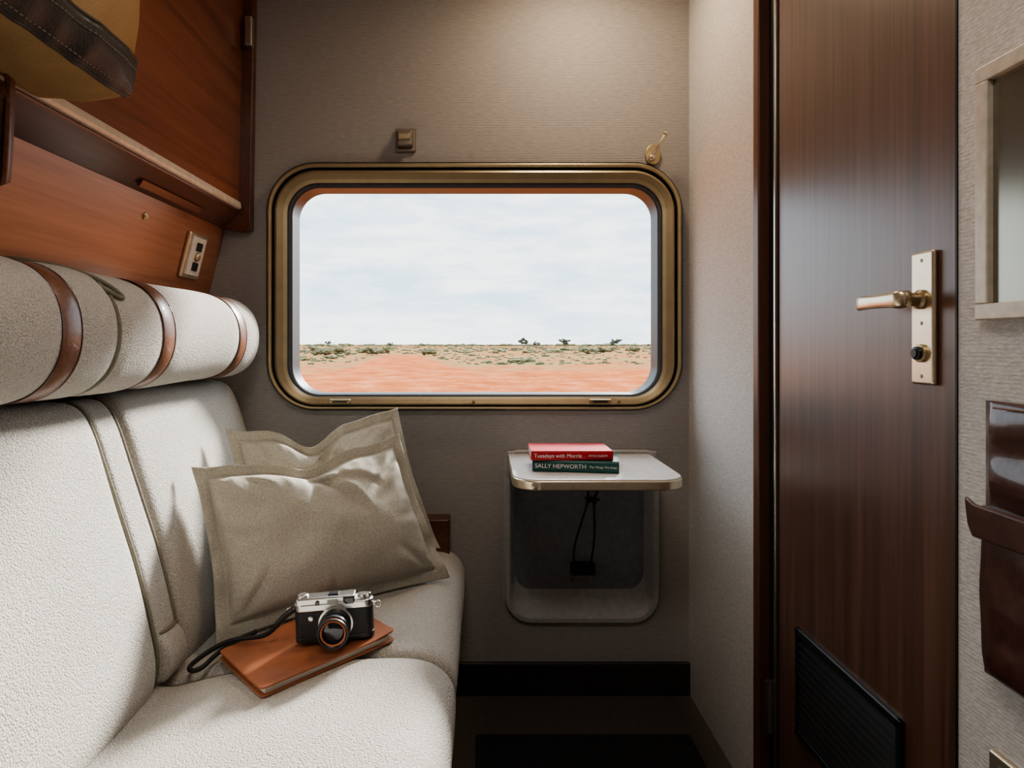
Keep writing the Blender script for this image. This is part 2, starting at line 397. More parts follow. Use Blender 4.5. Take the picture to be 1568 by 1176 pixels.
ys, of = secs(1.350, 1.985, .03, .010); loft('back_far', backprof(), ys, of, M['boucle'], sf, .006)
ys, of = secs(1.266, 1.348, .014, .0, 8); loft('back_strip', backprof(.006), ys, of, M['boucle'], sf, .002)
fr = [q for q in backprof() if q.y > .40 and q.x > -.80 and not (q.x < -.7 and q.y < .7)]
def pipe(y, d): tube('piping', [(q.x+.0-d, y, q.y) for q in fr], .0042, M['piping'], sf, kind='POLY')
for y, d in ((1.266, .012), (1.348, .010)): pipe(y, d)
ys, of = secs(1.268, 1.346, .012, .0, 8)
loft('strip_foot', catmull([(-.68, .50), (-.64, .502), (-.618, .490), (-.606, .455), (-.612, .42), (-.64, .405), (-.68, .41)], 5), ys, of, M['boucle'], sf)
tube('piping', [(-.655, 1.272, .503), (-.632, 1.272, .504), (-.626, 1.30, .5035), (-.626, 1.33, .5035), (-.632, 1.343, .503)], .0028, M['piping'], sf)
sl = [q for q in seatp if q.x > -.62 and q.y > .24]
tube('piping', [(q.x-.003, 1.297, q.y-.012) for q in sl if q.y > .3], .0042, M['piping'], sf, kind='POLY')
box('seat_base', -.88, -.14, .25, 1.985, 0, .21, M['base'], sf, .005)
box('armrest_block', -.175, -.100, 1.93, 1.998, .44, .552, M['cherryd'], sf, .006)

hr = empty('bolster_headrest')
cx, cz, rx, rz = -.757, 1.090, .110, .112
bp = [(cx+rx*math.copysign(abs(math.cos(a))**.88, math.cos(a)), cz+rz*math.copysign(abs(math.sin(a))**.95, math.sin(a))) for a in [2*math.pi*k/64 for k in range(64)]]
STR = [1.027, 1.345, 1.757, .62]
def pinch(y):
    return sum(.006*math.exp(-((y-s)/.035)**2) for s in STR)+.007*math.exp(-((y-1.166)/.012)**2)
ys, of = secs(.25, 1.93, .055, .004, 110, pinch)
loft('bolster', bp, ys, of, M['boucle'], hr, .004)
def ring(name, y0, y1, off, mat, th=.004):
    vs = []; fs = []
    N = len(bp)
    for (y, o) in ((y0, off-th), (y0, off), (y0+.003, off+.0015), (y1-.003, off+.0015), (y1, off), (y1, off-th)):
        for p in bp:
            d = Vector((p[0]-cx, p[1]-cz)).normalized(); vs.append((p[0]+d.x*o, y, p[1]+d.y*o))
    for j in range(5):
        for i in range(N): fs.append((j*N+i, j*N+(i+1) % N, (j+1)*N+(i+1) % N, (j+1)*N+i))
    return mkobj(name, vs, fs, mat, parent=hr, smooth=True)
for s in STR:
    ring('leather_strap', s-.024, s+.024, .001, M['brownleather'])
    for e_ in (-.0245, .0245): tube('strap_edge', [(p[0]+(p[0]-cx)/rx*.0015, s+e_, p[1]+(p[1]-cz)/rz*.0015) for p in bp], .0016, M['darkleather'], hr, True, kind='POLY')
def loop_at(y, off, r_, mat):
    tube('piping', [(p[0]+(p[0]-cx)/rx*off, y, p[1]+(p[1]-cz)/rz*off) for p in bp], r_, mat, hr, True, kind='POLY')
loop_at(1.166, -.002, .0038, M['piping']); loop_at(1.893, -.012, .0035, M['piping'])
tube('tie_cord', [(-.80, 1.05, 1.199), (-.76, 1.08, 1.210), (-.72, 1.12, 1.204), (-.680, 1.18, 1.182), (-.652, 1.20, 1.148), (-.662, 1.17, 1.158), (-.69, 1.13, 1.185), (-.73, 1.08, 1.206), (-.77, 1.05, 1.209)], .0045, M['piping'], hr)

# ------------------------------------------------------------------ cushions
FOLDS = [((.50, .95), (.66, .50), .018, .030), ((.50, .95), (.40, .62), .010, .028), ((.50, .90), (.80, .66), .012, .026), ((.97, .93), (.74, .62), .012, .028),
         ((.04, .93), (.24, .66), .012, .030), ((.16, .97), (.30, .80), .008, .022), ((.04, .06), (.22, .34), .012, .030), ((.96, .05), (.76, .26), .012, .030),
         ((.86, .95), (.78, .76), .008, .02), ((.06, .60), (.22, .52), .006, .03), ((.95, .50), (.80, .42), .006, .03), ((.45, .03), (.50, .22), .006, .03)]
def pillow(name, TL, TR, BR, BL, T, dip, seed, du0=.5, amp=1):
    e = empty(name); nu, nv = 150, 112
    TL, TR, BR, BL = map(Vector, (TL, TR, BR, BL)); W = (BR-BL).length; Hh = (TL-BL).length
    Nn = (BR-BL).cross(TL-BL).normalized(); Nn = -Nn if Nn.y > 0 else Nn
    up_ = ((TL+TR)-(BL+BR)).normalized(); rt = ((TR+BR)-(TL+BL)).normalized()
    fu, fv = .030/W, .030/Hh
    front = []; back = []
    def ss(x): x = min(1, max(0, x)); return x*x*(3-2*x)
    for j in range(nv+1):
        for i in range(nu+1):
            u, v = i/nu, j/nv
            p = BL*(1-u)*(1-v)+BR*u*(1-v)+TL*(1-u)*v+TR*u*v
            p += up_*(-.050*u*(1-u)*4*(v-.5)*(1.0 if v > .5 else .5))
            p += rt*(-.030*4*v*(1-v)*(u-.5))
            p += up_*(.010*noise.noise(Vector((u*5, seed, 1)))*v*v)
            g = math.exp(-((u-du0)/.14)**2)
            p += up_*(-dip*g*ss((v-.35)/.65))
            s = min(1, max(0, (u-fu)/(1-2*fu))); t = min(1, max(0, (v-fv)/(1-2*fv)))
            k = (max(0, 4*s*(1-s))**.42)*(max(0, 4*t*(1-t))**.42)
            inf = T*k*(1.10-.28*v)
            q = Vector((u*3+seed, v*2.4, seed))
            wr = noise.noise(q*.9)*.018*k + noise.noise(q*2.3)*.008*k
            for (a0, a1), (b0, b1), am, wd_ in FOLDS:
                if amp < 1: a0, b0 = 1-a0, 1-b0
                ax_, ay_ = a0*W, a1*Hh; bx_, by_ = b0*W, b1*Hh; px_, py_ = u*W, v*Hh
                dx_, dy_ = bx_-ax_, by_-ay_; L2 = dx_*dx_+dy_*dy_
                tt = max(0, min(1, ((px_-ax_)*dx_+(py_-ay_)*dy_)/L2))
                bend = .012*math.sin(tt*3+a0*5)
                dd = ((px_-ax_)*-dy_+(py_-ay_)*dx_)/math.sqrt(L2)+bend
                en = math.hypot(px_-(ax_+tt*dx_), py_-(ay_+tt*dy_))
                w_ = wd_*.42
                fall = math.exp(-(max(0, en-abs(dd))/.02)**2)*(1-tt)**.6
                wr += -am*math.exp(-(dd/w_)**2)*fall*min(1, k*2)+am*.55*math.exp(-((dd-w_*1.9)/(w_*1.1))**2)*fall*min(1, k*2)
            ed = min(u*W, (1-u)*W, v*Hh, (1-v)*Hh)
            al = (u*W if min(v*Hh, (1-v)*Hh) < min(u*W, (1-u)*W) else v*Hh)
            wr += .0024*noise.noise(Vector((al*38, seed, 4)))*2*math.exp(-((ed-.047)/.016)**2)
            wr -= .0030*math.exp(-((ed-.029)/.0035)**2)
            fl = (1-min(1, k*3))
            wv = .014*noise.noise(Vector((u*W*18, seed, 0)))*fl*(1 if v > .5 else .3)+.011*noise.noise(Vector((v*Hh*16, seed*2, 5)))*fl
            front.append(p+Nn*(inf+wr+wv+.0030)); back.append(p+Nn*(-inf*.8+wv-.0030))
    vs = front+back; fs = []; K = (nu+1)*(nv+1)
    def id_(i, j): return j*(nu+1)+i
    for j in range(nv):
        for i in range(nu):
            a = (id_(i, j), id_(i+1, j), id_(i+1, j+1), id_(i, j+1)); fs.append(a); fs.append(tuple(x+K for x in a[::-1]))
    for i in range(nu):
        fs.append((id_(i, 0), id_(i+1, 0), id_(i+1, 0)+K, id_(i, 0)+K)); fs.append((id_(i, nv), id_(i+1, nv), id_(i+1, nv)+K, id_(i, nv)+K))
    for j in range(nv):
        fs.append((id_(0, j), id_(0, j+1), id_(0, j+1)+K, id_(0, j)+K)); fs.append((id_(nu, j), id_(nu, j+1), id_(nu, j+1)+K, id_(nu, j)+K))
    mkobj('cushion_cover', vs, fs, M['linen'], parent=e, smooth=True)
    return e
pillow('throw_pillow', (-.672, 1.50, .788), (-.225, 1.75, .828), (-.088, 1.70, .462), (-.575, 1.40, .425), .096, .028, 1.7, .5)
pillow('throw_pillow', (-.672, 1.70, .850), (-.250, 1.91, .885), (-.125, 1.89, .480), (-.60, 1.68, .44), .058, .055, 6.1, .44, .9)

# ------------------------------------------------------------------ journal
jr = empty('leather_journal')
A, B_, C, D_ = Vector((-.534, 1.318, .436)), Vector((-.388, 1.143, .449)), Vector((-.180, 1.335, .464)), Vector((-.326, 1.510, .460))
def slab(name, z0, z1, ins, mat, wavy=0, n=48, rad=.045):
    vs = []; fs = []
    for z in (z0, z1):
        for j in range(n+1):
            for i in range(n+1):
                uu, vv = i/n-.5, j/n-.5
                cu_ = .5-rad
                if abs(uu) > cu_ and abs(vv) > cu_:
                    dx = abs(uu)-cu_; dy = abs(vv)-cu_; l = math.hypot(dx, dy); mx_ = max(dx, dy)
                    uu = math.copysign(cu_+dx/l*mx_, uu); vv = math.copysign(cu_+dy/l*mx_, vv)
                u = .5+(1-2*ins)*uu; v = .5+(1-2*ins)*vv
                p = A*(1-u)*(1-v)+B_*u*(1-v)+C*u*v+D_*(1-u)*v
                lift = .9*max(0, v-.80)/.20*(.4+.6*u)+.35*max(0, u-.85)/.15
                nz = .35*(noise.noise(Vector((u*4, v*4, 2)))+1)*.5
                p = p+Vector((0, 0, z+wavy*(nz+lift)))
                vs.append(p)
    m_ = n+1; K = m_*m_
    for j in range(n):
        for i in range(n):
            a = (j*m_+i, j*m_+i+1, (j+1)*m_+i+1, (j+1)*m_+i); fs.append(a); fs.append(tuple(x+K for x in a))
    for k in range(n):
        for a, b2 in ((k, k+1), (n*m_+k, n*m_+k+1), (k*m_, (k+1)*m_), (k*m_+n, (k+1)*m_+n)): fs.append((a, b2, b2+K, a+K))
    ob = mkobj(name, vs, fs, mat, parent=jr, smooth=True)
    ob.modifiers.new('es', 'EDGE_SPLIT').split_angle = .8
    return ob
slab('back_cover', .000, .0028, 0, M['tanleather'], .0)
slab('page_block', .0028, .0113, .03, M['page'], 0, 24, .02)
slab('front_cover', .0115, .0150, 0, M['tanleather'], .006)
tube('spine', [A+(D_-A)*.05+Vector((-.001, 0, .0075)), (A+D_)/2+Vector((-.003, 0, .0075)), D_+(A-D_)*.05+Vector((0, 0, .0075))], .0074, M['tanleather'], jr)
cu = bpy.data.curves.new('t', 'FONT'); cu.body = 'S'; cu.size = .022; cu.extrude = .0006; cu.materials.append(M['brownleather'])
t = bpy.data.objects.new('embossed_mark', cu); COL.objects.link(t); t.location = (-.437, 1.335, .4615); t.rotation_euler = (0, -.04, -.2); t.parent = jr

# ------------------------------------------------------------------ camera (prop)
cm = empty('rangefinder_camera', (-.298, 1.318, .4785)); cm.rotation_euler = (-.03, -.05, .10); cm.scale = (1.08, 1.08, 1.08)
def stad(hw, hd, n=10):
    return [(hw-hd+hd*math.cos(a), hd*math.sin(a)) for a in [math.radians(-90+180*k/n) for k in range(n+1)]] + \
           [(-hw+hd+hd*math.cos(a), hd*math.sin(a)) for a in [math.radians(90+180*k/n) for k in range(n+1)]]
prism('bottom_plate', stad(.0725, .0175), .0, .010, 'z', M['bolt'], cm, .0015, 2)
prism('leather_body', stad(.0718, .0168), .010, .056, 'z', M['blackleather'], cm, .0005, 1)
prism('top_plate', stad(.0728, .0178), .056, .070, 'z', M['silver'], cm, .0025, 3)
prism('finder_housing', [(-.066, -.0165), (.040, -.0165), (.040, .0165), (-.066, .0165)], .066, .081, 'z', M['silver'], cm, .003, 3)
prism('finder_step', [(.037, -.015), (.052, -.013), (.052, .013), (.037, .015)], .066, .074, 'z', M['silver'], cm, .002, 2)
box('viewfinder_window', .022, .038, -.0185, -.0160, .066, .077, M['lens'], cm, .001)
box('frame_window', -.010, .010, -.0182, -.0160, .067, .076, M['greyplastic'], cm, .001)
lathe('rangefinder_port', [(.004, 0), (.004, .002), (.003, .0025)], (-.028, -.0163, .072), (0, -1, 0), M['lens'], parent=cm, n=20)
box('window_bezel', .019, .040, -.0175, -.0160, .0635, .0792, M['bolt'], cm, .001)
box('hot_shoe', -.009, .010, -.008, .010, .081, .0835, M['bolt'], cm, .001)
lathe('speed_dial', [(.0095, 0), (.0095, .007), (.0085, .008)], (.052, 0, .070), (0, 0, 1), M['silver'], parent=cm, n=32)
lathe('shutter_button', [(.005, 0), (.005, .008), (.004, .009)], (.0635, -.002, .070), (0, 0, 1), M['silver'], parent=cm, n=24)
lathe('rewind_dial', [(.010, 0), (.010, .003), (.008, .0045)], (-.056, 0, .081), (0, 0, 1), M['silver'], parent=cm, n=32)
lathe('front_button', [(.005, 0), (.005, .004), (.003, .005)], (-.040, -.0168, .045), (0, -1, 0), M['silver'], parent=cm, n=20)
lp_ = [(.0315, -.002), (.0315, .004), (.0285, .005), (.0275, .012), (.0290, .013), (.0290, .022), (.0270, .023), (.0265, .030), (.0285, .031), (.0285, .037),
       (.0262, .038), (.0262, .042), (.0272, .043), (.0272, .047), (.0245, .047), (.0225, .044), (.020, .043), (.0195, .038), (.012, .041), (.003, .042)]
lm = [1, 1, 0, 0, 0, 0, 0, 0, 0, 0, 3, 0, 0, 0, 0, 3, 0, 2, 2]
lathe('lens_barrel', lp_, (0.004, -.0165, .0325), (0, -1, -.05), [M['bolt'], M['silver'], M['lens'], M['orange']], lm, cm, 48)
for sx in (-1, 1):
    lathe('strap_lug', [(.004, 0), (.004, .004), (.002, .006)], (sx*.0725, -.003, .058), (sx, 0, 0), M['silver'], parent=cm, n=16)
    tube('split_ring', [(sx*(.081+.006*math.cos(a)), -.003, .056+.007*math.sin(a)) for a in [k*math.pi/4 for k in range(8)]], .0011, M['silver'], cm, True)
st = empty('camera_strap')
tube('strap_cord', [(-.384, 1.306, .537), (-.400, 1.306, .526), (-.42, 1.315, .495), (-.45, 1.330, .473), (-.495, 1.340, .467), (-.535, 1.345, .457), (-.575, 1.33, .434), (-.590, 1.30, .426), (-.57, 1.275, .430), (-.545, 1.28, .435), (-.545, 1.35, .442), (-.49, 1.41, .450)], .0048, M['cord'], st)
tube('strap_tab', [(-.380, 1.306, .539), (-.395, 1.306, .531), (-.415, 1.312, .506)], .0065, M['blackleather'], st)

# ------------------------------------------------------------------ duffel bag hanging at the bunk
bg = empty('duffel_bag')
bagp = catmull([(-.722, 1.478), (-.66, 1.464), (-.61, 1.461), (-.572, 1.467), (-.554, 1.492), (-.546, 1.54), (-.540, 1.60), (-.545, 1.68), (-.570, 1.75), (-.62, 1.79), (-.68, 1.79), (-.716, 1.74), (-.720, 1.60)], 6)
BE = 1.065
ys, of = secs(.48, BE, .035, .004, 60)
def bagwob(q, y):
    return noise.noise(Vector((q.x*6, y*5, q.y*6)))*.014+abs(noise.noise(Vector((q.x*10, y*13, q.y*10))))*-.012
def bagsurf(P_, ysel, offsel, extra):
    n_ = len(bagp); idx = {id(q): i for i, q in enumerate(bagp)}; out = []
    area = sum(bagp[i].x*bagp[(i+1) % n_].y-bagp[(i+1) % n_].x*bagp[i].y for i in range(n_)); sg = 1 if area > 0 else -1
    for y, o in zip(ysel, offsel):
        for q in P_:
            i = idx[id(q)]; t = (bagp[(i+1) % n_]-bagp[i-1]).normalized(); N_ = Vector((-t.y, t.x))*sg
            r_ = q+N_*(o-bagwob(q, y)-extra)
            out.append((r_.x, y, r_.y))
    return out
vs = bagsurf(bagp, ys, of, 0); n_ = len(bagp); fs = []
for j in range(len(ys)-1):
    for i in range(n_): fs.append((j*n_+i, j*n_+(i+1) % n_, (j+1)*n_+(i+1) % n_, (j+1)*n_+i))
fs.append(tuple(range(n_))); fs.append(tuple(range((len(ys)-1)*n_, len(ys)*n_)))
mkobj('bag_body', vs, fs, M['canvas'], parent=bg, smooth=True)
Pb = [q for q in bagp if q.x > -.575 and 1.455 < q.y < 1.530]
vs = bagsurf(Pb, ys, of, .004); m_ = len(Pb); fs = [(j*m_+i, j*m_+i+1, (j+1)*m_+i+1, (j+1)*m_+i) for j in range(len(ys)-1) for i in range(m_-1)]
o_ = mkobj('leather_base_trim', vs, fs, M['blackleather'], parent=bg, smooth=True); md = o_.modifiers.new('s', 'SOLIDIFY'); md.thickness = .004; md.offset = 0
for e_ in (0, -1):
    tube('trim_piping', [vs[j*m_+(m_-1 if e_ else 0)] for j in range(len(ys))], .0032, M['blackleather'], bg, kind='POLY')
sv_ = bagsurf(Pb, ys, of, .0065)
for c_ in (2, m_-3):
    for j in range(8, len(ys)-4):
        if j % 1 == 0:
            a_, b__ = Vector(sv_[j*m_+c_]), Vector(sv_[(j+1)*m_+c_]); tube('stitch', [a_, a_+(b__-a_)*.6], .0009, M['piping'], bg, kind='POLY')
tube('bag_handle', [(-.60, .80, 1.76), (-.58, .82, 1.86), (-.66, .86, 1.98), (-.716, .88, 2.02)], .008, M['blackleather'], bg)
tube('bag_handle', [(-.60, 1.02, 1.75), (-.58, 1.0, 1.86), (-.66, .95, 1.98), (-.716, .94, 2.02)], .008, M['blackleather'], bg)
tube('shoulder_strap', [(-.70, .96, 1.50), (-.70, .965, 1.46), (-.705, .97, 1.40), (-.72, .985, 1.33), (-.735, 1.00, 1.30), (-.725, .98, 1.36), (-.70, .95, 1.45)], 0, M['brownleather'], bg, flat=.009)
lathe('carrier_hook', [(.012, 0), (.012, .01), (.006, .012), (.006, .03)], (-.728, .91, 2.02), (1, 0, 0), M['nickel'], parent=bg, n=20)

# ------------------------------------------------------------------ door
dr = empty('door_1')
XD = XR+.006
box('door_leaf', XD, XR+.055, DY0, DY1, .01, 2.16, M['doorw'], dr, .002, 1)
box('door_header', XR-.004, XR+.055, DY0, DJ, 2.165, ZC, M['trimw'], dr)
box('jamb_outer', XR-.012, XR+.055, 1.468, 1.498, 0, 2.165, M['trimw'], dr, .004)
box('jamb_gap', XR+.012, XR+.055, DY1+.002, 1.466, 0, 2.165, M['black'], dr)
box('jamb_bead', XR+.000, XR+.02, DY1+.006, DY1+.014, 0, 2.165, M['chrome'], dr, .002)
box('near_seal', XR-.002, XR+.05, DY0-.004, DY0-.0005, 0, 2.165, M['black'], dr)
for z0 in (.225, 1.9):
    lathe('hinge', [(.009, 0), (.009, .11)], (XR-.006, 1.425, z0), (0, 0, 1), M['chrome'], parent=dr, n=20)
HY = .936
box('handle_plate', XD-.008, XD, HY-.024, HY+.024, 1.012, 1.203, M['nickel'], dr, .005)
HX = XD-.008
lathe('handle_rose', [(.014, 0), (.014, .004), (.010, .007), (.009, .022), (.010, .030)], (HX, HY, 1.134), (-1, 0, 0), M['golddark'], parent=dr, n=28)
vs = []; fs = []
secsL = [(HY-.012, .012, .009, 0), (HY+.004, .013, .010, 0), (HY+.02, .011, .008, -.002), (HY+.05, .010, .006, -.003), (HY+.085, .0105, .006, -.003), (HY+.102, .011, .0055, .0), (HY+.108, .008, .004, .002)]
K = 16
for y, hz, hx, dx in secsL:
    for k in range(K):
        a = 2*math.pi*k/K; ca, sa = math.cos(a), math.sin(a)
        vs.append((HX-.030+dx+hx*math.copysign(abs(ca)**.6, ca), y, 1.134+hz*math.copysign(abs(sa)**.6, sa)))
for j in range(len(secsL)-1):
    for k in range(K): fs.append((j*K+k, j*K+(k+1) % K, (j+1)*K+(k+1) % K, (j+1)*K+k))
fs.append(tuple(range(K))); fs.append(tuple(range((len(secsL)-1)*K, len(secsL)*K)))
mkobj('lever', vs, fs, M['nickel'], parent=dr, smooth=True)
lathe('lock_collar', [(.013, 0), (.013, .004), (.009, .005)], (HX, HY, 1.057), (-1, 0, 0), M['gold'], parent=dr, n=28)
lathe('lock_cylinder', [(.0095, .003), (.0095, .009), (.006, .010), (.006, .012)], (HX, HY, 1.057), (-1, 0, 0), M['bolt'], parent=dr, n=28)
for z in (1.19, 1.024, 1.10): lathe('plate_screw', [(.003, 0), (.002, .001)], (HX, HY, z), (-1, 0, 0), M['golddark'], parent=dr, n=12)
VY0, VY1, VZ0, VZ1 = .985, 1.318, .285, .50
for a in ((VY0, VY1, VZ1-.014, VZ1), (VY0, VY1, VZ0, VZ0+.014), (VY0, VY0+.012, VZ0, VZ1), (VY1-.012, VY1, VZ0, VZ1)):
    box('vent_frame', XD-.008, XD, a[0], a[1], a[2], a[3], M['bolt'], dr, .002)
box('vent_back', XD-.001, XD, VY0, VY1, VZ0, VZ1, M['black'], dr)
for k in range(12):
    z = VZ0+.018+k*(VZ1-VZ0-.034)/12
    mkobj('louvre', [(XD-.007, VY0+.01, z), (XD-.007, VY1-.01, z), (XD-.001, VY1-.01, z+.012), (XD-.001, VY0+.01, z+.012)], [(0, 1, 2, 3)], M['bolt'], parent=dr)

# ------------------------------------------------------------------ mirror on near right wall
mi = empty('wall_mirror')
my0, my1, mz0, mz1 = .42, .822, 1.100, 1.415
fw = .020
for a in ((my0, my1, mz1-fw, mz1), (my0, my1, mz0, mz0+fw), (my0, my0+fw, mz0+fw, mz1-fw), (my1-fw, my1, mz0+fw, mz1-fw)):
    box('mirror_frame', XR-.012, XR, a[0], a[1], a[2], a[3], M['lip'], mi, .002)
box('mirror_glass', XR-.004, XR, my0+fw, my1-fw, mz0+fw, mz1-fw, M['mirror'], mi)
lpz = empty('leather_wall_pouch')
def pad(name, y0, y1, z0, z1, x0, T, seed, taper=0):
    nu, nv = 30, 36; vs = []; fs = []
    for j in range(nv+1):
        for i in range(nu+1):
            u, v = i/nu, j/nv
            y = y0+(y1-y0)*u; z = z0+(z1-z0)*v
            if u > .5: y -= taper*(1-v)*(u-.5)*2
            k = (max(0, 4*u*(1-u))**.22)*(max(0, 4*v*(1-v))**.25)
            x = x0-T*k-.008*k*noise.noise(Vector((u*2.5, v*4, seed)))
            vs.append((x, y, z))
    B0 = len(vs); vs += [(XR-.0005, v_[1], v_[2]) for v_ in vs]
    m_ = nu+1
    for j in range(nv):
        for i in range(nu):
            a = (j*m_+i, j*m_+i+1, (j+1)*m_+i+1, (j+1)*m_+i); fs.append(a); fs.append(tuple(x+B0 for x in a))
    for i in range(nu):
        for j in (0, nv): fs.append((j*m_+i, j*m_+i+1, j*m_+i+1+B0, j*m_+i+B0))
    for j in range(nv):
        for i in (0, nu): fs.append((j*m_+i, (j+1)*m_+i, (j+1)*m_+i+B0, j*m_+i+B0))
    return mkobj(name, vs, fs, M['darkleather'], parent=lpz, smooth=True)
pad('upper_panel', .45, .815, .84, 1.000, XR-.003, .006, 1)
pad('pocket', .45, .812, .665, .870, XR-.010, .020, 3, .004)
prism('pocket_flap', [(.45, .842), (.795, .836), (.803, .850), (.808, .882), (.792, .876), (.45, .870)], XR-.036, XR-.0305, 'x', M['darkleather'], lpz, .002, 2)
for zz in (.672, .993):
    tube('stitching', [(XR-.013, .46, zz), (XR-.013, .79, zz)], .0012, M['brownleather'], lpz)
sw = empty('power_outlet')
box('outlet_plate', XR-.008, XR, .68, .805, .50, .572, M['nickel'], sw, .003)
box('outlet_insert', XR-.011, XR-.007, .70, .79, .512, .560, M['bolt'], sw, .002)

# ------------------------------------------------------------------ ceiling lamp and an added fill light (above the picture)
def area(name, loc, size, power, col, rot=(0, 0, 0)):
    l = bpy.data.lights.new(name, 'AREA'); l.size = size; l.energy = power; l.color = col
    o = bpy.data.objects.new(name, l); o.location = loc; o.rotation_euler = rot; COL.objects.link(o); return o
for (x, y, pw, sz) in ((.28, 1.68, 5.0, .16), (-.1, .25, 7.0, .4)):  # second is a fill added to brighten the room, its housing made up
    e = empty('ceiling_lamp_and_fill')
    lathe('lamp_and_fill_ring', [(sz*.62, 0), (sz*.62, .012), (sz*.5, .014)], (x, y, ZC), (0, 0, -1), M['nickel'], parent=e, n=32)
    lathe('lamp_and_fill_diffuser', [(sz*.5, .0), (sz*.5, .0145)], (x, y, ZC), (0, 0, -1), M['lampfillglow'], parent=e, n=32)
    a = area('lamp_and_fill_light', (x, y, ZC-.02), sz, pw, (1, .80, .58) if sz < .2 else (1, .95, .90)); a.parent = e

# ------------------------------------------------------------------ outside
GZ = -1.2
m, nt, b = newmat('desert_ground')
def math_(nt, op, a, b_=None, c=None):
    n = nt.nodes.new('ShaderNodeMath'); n.operation = op
    for i, x in enumerate((a, b_, c)):
        if x is None: continue
        if isinstance(x, (int, float)): n.inputs[i].default_value = x
        else: nt.links.new(x, n.inputs[i])
    return n.outputs[0]
tc = nt.nodes.new('ShaderNodeTexCoord'); sx = nt.nodes.new('ShaderNodeSeparateXYZ'); nt.links.new(tc.outputs['Object'], sx.inputs[0])
n1 = noisetex(nt, (.035, .05, 1), 1, 6, .6); n2 = noisetex(nt, (.5, .3, 1), 1, 5, .75); n3 = noisetex(nt, (.05, .12, 1), 1, 6, .75)
ma = math_(nt, 'MULTIPLY_ADD', n1.outputs['Fac'], 60, sx.outputs['Y'])
rd = math_(nt, 'ABSOLUTE', math_(nt, 'MULTIPLY_ADD', sx.outputs['Y'], .125, sx.outputs['X']))
rdm = nt.nodes.new('ShaderNodeMapRange'); rdm.inputs['From Min'].default_value = 3; rdm.inputs['From Max'].default_value = 5.5
rdm.inputs['To Min'].default_value = -70; rdm.inputs['To Max'].default_value = 0; nt.links.new(rd, rdm.inputs['Value'])
ma2 = math_(nt, 'ADD', ma, rdm.outputs[0])
mr = nt.nodes.new('ShaderNodeMapRange'); mr.inputs['From Min'].default_value = 76; mr.inputs['From Max'].default_value = 98
nt.links.new(ma2, mr.inputs['Value'])
pt = nt.nodes.new('ShaderNodeMapRange'); pt.inputs['From Min'].default_value = .40; pt.inputs['From Max'].default_value = .56
nt.links.new(n3.outputs['Fac'], pt.inputs['Value'])
fac = math_(nt, 'MULTIPLY', mr.outputs[0], math_(nt, 'MULTIPLY_ADD', pt.outputs[0], .8, .2))
dirt = ramp(nt, n2.outputs['Fac'], [(.3, (.22, .064, .022)), (.5, (.31, .10, .04)), (.7, (.40, .165, .085))])
grass = ramp(nt, n2.outputs['Fac'], [(.35, (.18, .085, .04)), (.5, (.23, .175, .085)), (.65, (.085, .09, .045))])
mc = nt.nodes.new('ShaderNodeMix'); mc.data_type = 'RGBA'
nt.links.new(fac, mc.inputs['Factor']); nt.links.new(dirt.outputs[0], mc.inputs['A']); nt.links.new(grass.outputs[0], mc.inputs['B'])
nt.links.new(mc.outputs['Result'], b.inputs['Base Color']); setin(b, Roughness=1, Specular_IOR_Level=0)
mkobj('desert_ground', [(-3000, 2.6, GZ), (3000, 2.6, GZ), (3000, 4000, GZ), (-3000, 4000, GZ)], [(0, 1, 2, 3)], m)
M['scrub'] = fabric('scrub_foliage', (.075, .078, .04), (.20, .185, .10), (2, 2, 2), 1, .2)
M['tree'] = fabric('tree_foliage', (.045, .055, .038), (.10, .115, .075), (2, 2, 2), 1, .2)
M['trunk'] = simple('tree_bark', (.10, .075, .055), .9)
ico_me = bmesh.new(); bmesh.ops.create_icosphere(ico_me, subdivisions=2, radius=1); ICOV = [v.co.copy() for v in ico_me.verts]; ICOF = [tuple(v.index for v in f.verts) for f in ico_me.faces]; ico_me.free()
def blob(vs, fs, c, s, seed):
    o = len(vs)
    for p in ICOV:
        k = 1+.7*noise.noise(p*2.6+Vector((seed, seed*2, 0)))
        vs.append((c[0]+p.x*s[0]*k, c[1]+p.y*s[1]*k, c[2]+p.z*s[2]*k))
    fs += [tuple(i+o for i in f) for f in ICOF]
vs = []; fs = []
for k in range(2600):
    y = 72+600*random.random()**1.3; x = (random.random()-.5)*y*1.1; s = random.uniform(.08, .26)*(1 if y < 150 else 1.9)
    if random.random() < .07: s *= 2.4
    if abs(x+.125*y) < 6 and y < 150: continue
    blob(vs, fs, (x, y, GZ+s*.3), (s*1.7, s*1.2, s*.6), k)
for px, y, s in ((-30, 123, 1.5), (-28, 127, 1.2), (-21, 128, 1.3), (-24, 140, 1.1), (-10.8, 125, .9), (-14, 160, 1.0), (24, 150, 1.2), (28, 160, 1.0), (19, 70, .3), (33, 175, 1.2), (44, 190, 1.2)):
    for j in range(12):
        blob(vs, fs, (px+random.uniform(-1, 1)*s*1.7, y+random.uniform(-1, 1), GZ+s*.4+random.random()*s*.7), (s*.45, s*.45, s*.32), j+px)
for k in range(260):
    x = -520+k*4+random.uniform(-2, 2); y = random.uniform(750, 950); blob(vs, fs, (x*1.1, y, GZ+.6), (random.uniform(3, 8), 3, random.uniform(.8, 2.4)), k)
mkobj('desert_scrub', vs, fs, M['scrub'])
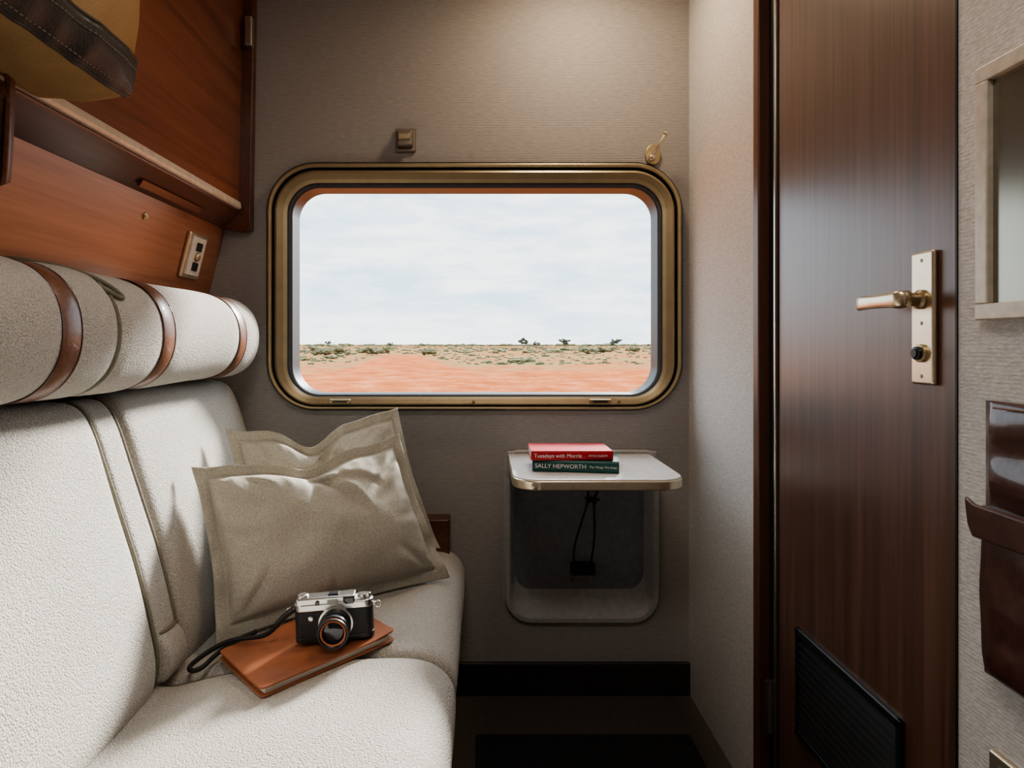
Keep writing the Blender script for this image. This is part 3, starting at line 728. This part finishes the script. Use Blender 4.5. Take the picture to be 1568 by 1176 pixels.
for k, (x, y, hh) in enumerate(((18.5, 300, 5.0), (25.5, 315, 3.6), (37.5, 300, 4.8), (61, 300, 4.6), (66, 330, 3.6), (-60, 420, 3.4), (-95, 400, 4.0))):
    e = empty('outback_tree'); vs = []; fs = []
    for j in range(14):
        blob(vs, fs, (x+random.uniform(-1, 1)*hh*.45, y+random.uniform(-1, 1), GZ+hh*(.5+.45*random.random())), (hh*.15, hh*.15, hh*.09), j+k*3)
    mkobj('foliage', vs, fs, M['tree'], parent=e)
    for j in range(3): tube('trunk', [(x, y, GZ-.05), (x+(j-1)*hh*.08, y, GZ+hh*.35), (x+(j-1)*hh*.22, y, GZ+hh*.7)], .09, M['trunk'], e)

# world: hazy overcast sky, strength raised above the window view to light the cabin
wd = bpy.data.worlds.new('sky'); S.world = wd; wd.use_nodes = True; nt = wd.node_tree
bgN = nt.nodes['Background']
tc = nt.nodes.new('ShaderNodeTexCoord'); sp = nt.nodes.new('ShaderNodeSeparateXYZ'); nt.links.new(tc.outputs['Generated'], sp.inputs[0])
base = ramp(nt, sp.outputs['Z'], [(0.0, (.72, .83, .89)), (.06, (.56, .74, .85)), (.25, (.50, .69, .84)), (1, (.5, .65, .85))])
mp = nt.nodes.new('ShaderNodeMapping'); mp.inputs['Scale'].default_value = (3, 3, 14); nt.links.new(tc.outputs['Generated'], mp.inputs[0])
nn = nt.nodes.new('ShaderNodeTexNoise'); nn.inputs['Scale'].default_value = 2.2; nn.inputs['Detail'].default_value = 8; nn.inputs['Roughness'].default_value = .65
nt.links.new(mp.outputs[0], nn.inputs['Vector'])
cr = ramp(nt, nn.outputs['Fac'], [(.38, (0, 0, 0)), (.64, (1, 1, 1))])
mxw = nt.nodes.new('ShaderNodeMix'); mxw.data_type = 'RGBA'; nt.links.new(cr.outputs[0], mxw.inputs['Factor'])
nt.links.new(base.outputs[0], mxw.inputs['A']); mxw.inputs['B'].default_value = (.97, .98, .98, 1)
nt.links.new(mxw.outputs['Result'], bgN.inputs[0])
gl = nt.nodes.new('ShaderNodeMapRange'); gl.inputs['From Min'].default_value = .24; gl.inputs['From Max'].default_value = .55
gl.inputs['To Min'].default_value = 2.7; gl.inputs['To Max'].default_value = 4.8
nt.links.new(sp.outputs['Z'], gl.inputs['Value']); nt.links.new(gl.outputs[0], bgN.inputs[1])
su = bpy.data.lights.new('sun', 'SUN'); su.energy = 15; su.angle = math.radians(9); su.color = (1, .96, .91)
so_ = bpy.data.objects.new('sun', su); COL.objects.link(so_); so_.location = (20, 40, 25)
so_.rotation_euler = Vector((-.50, -1, -.60)).to_track_quat('-Z', 'Y').to_euler()

# ------------------------------------------------------------------ camera
cam = bpy.data.cameras.new('camera'); co = bpy.data.objects.new('camera', cam); COL.objects.link(co)
co.location = (0, 0, H); co.rotation_euler = (math.pi/2, 0, 0)
cam.sensor_width = 36; cam.lens = 22.96; cam.shift_x = .028; cam.shift_y = -.0389; cam.clip_end = 10000; cam.clip_start = .02
S.camera = co
try:
    S.view_settings.view_transform = 'AgX'; S.view_settings.look = 'AgX - Medium High Contrast'
except Exception as ex: print(ex)
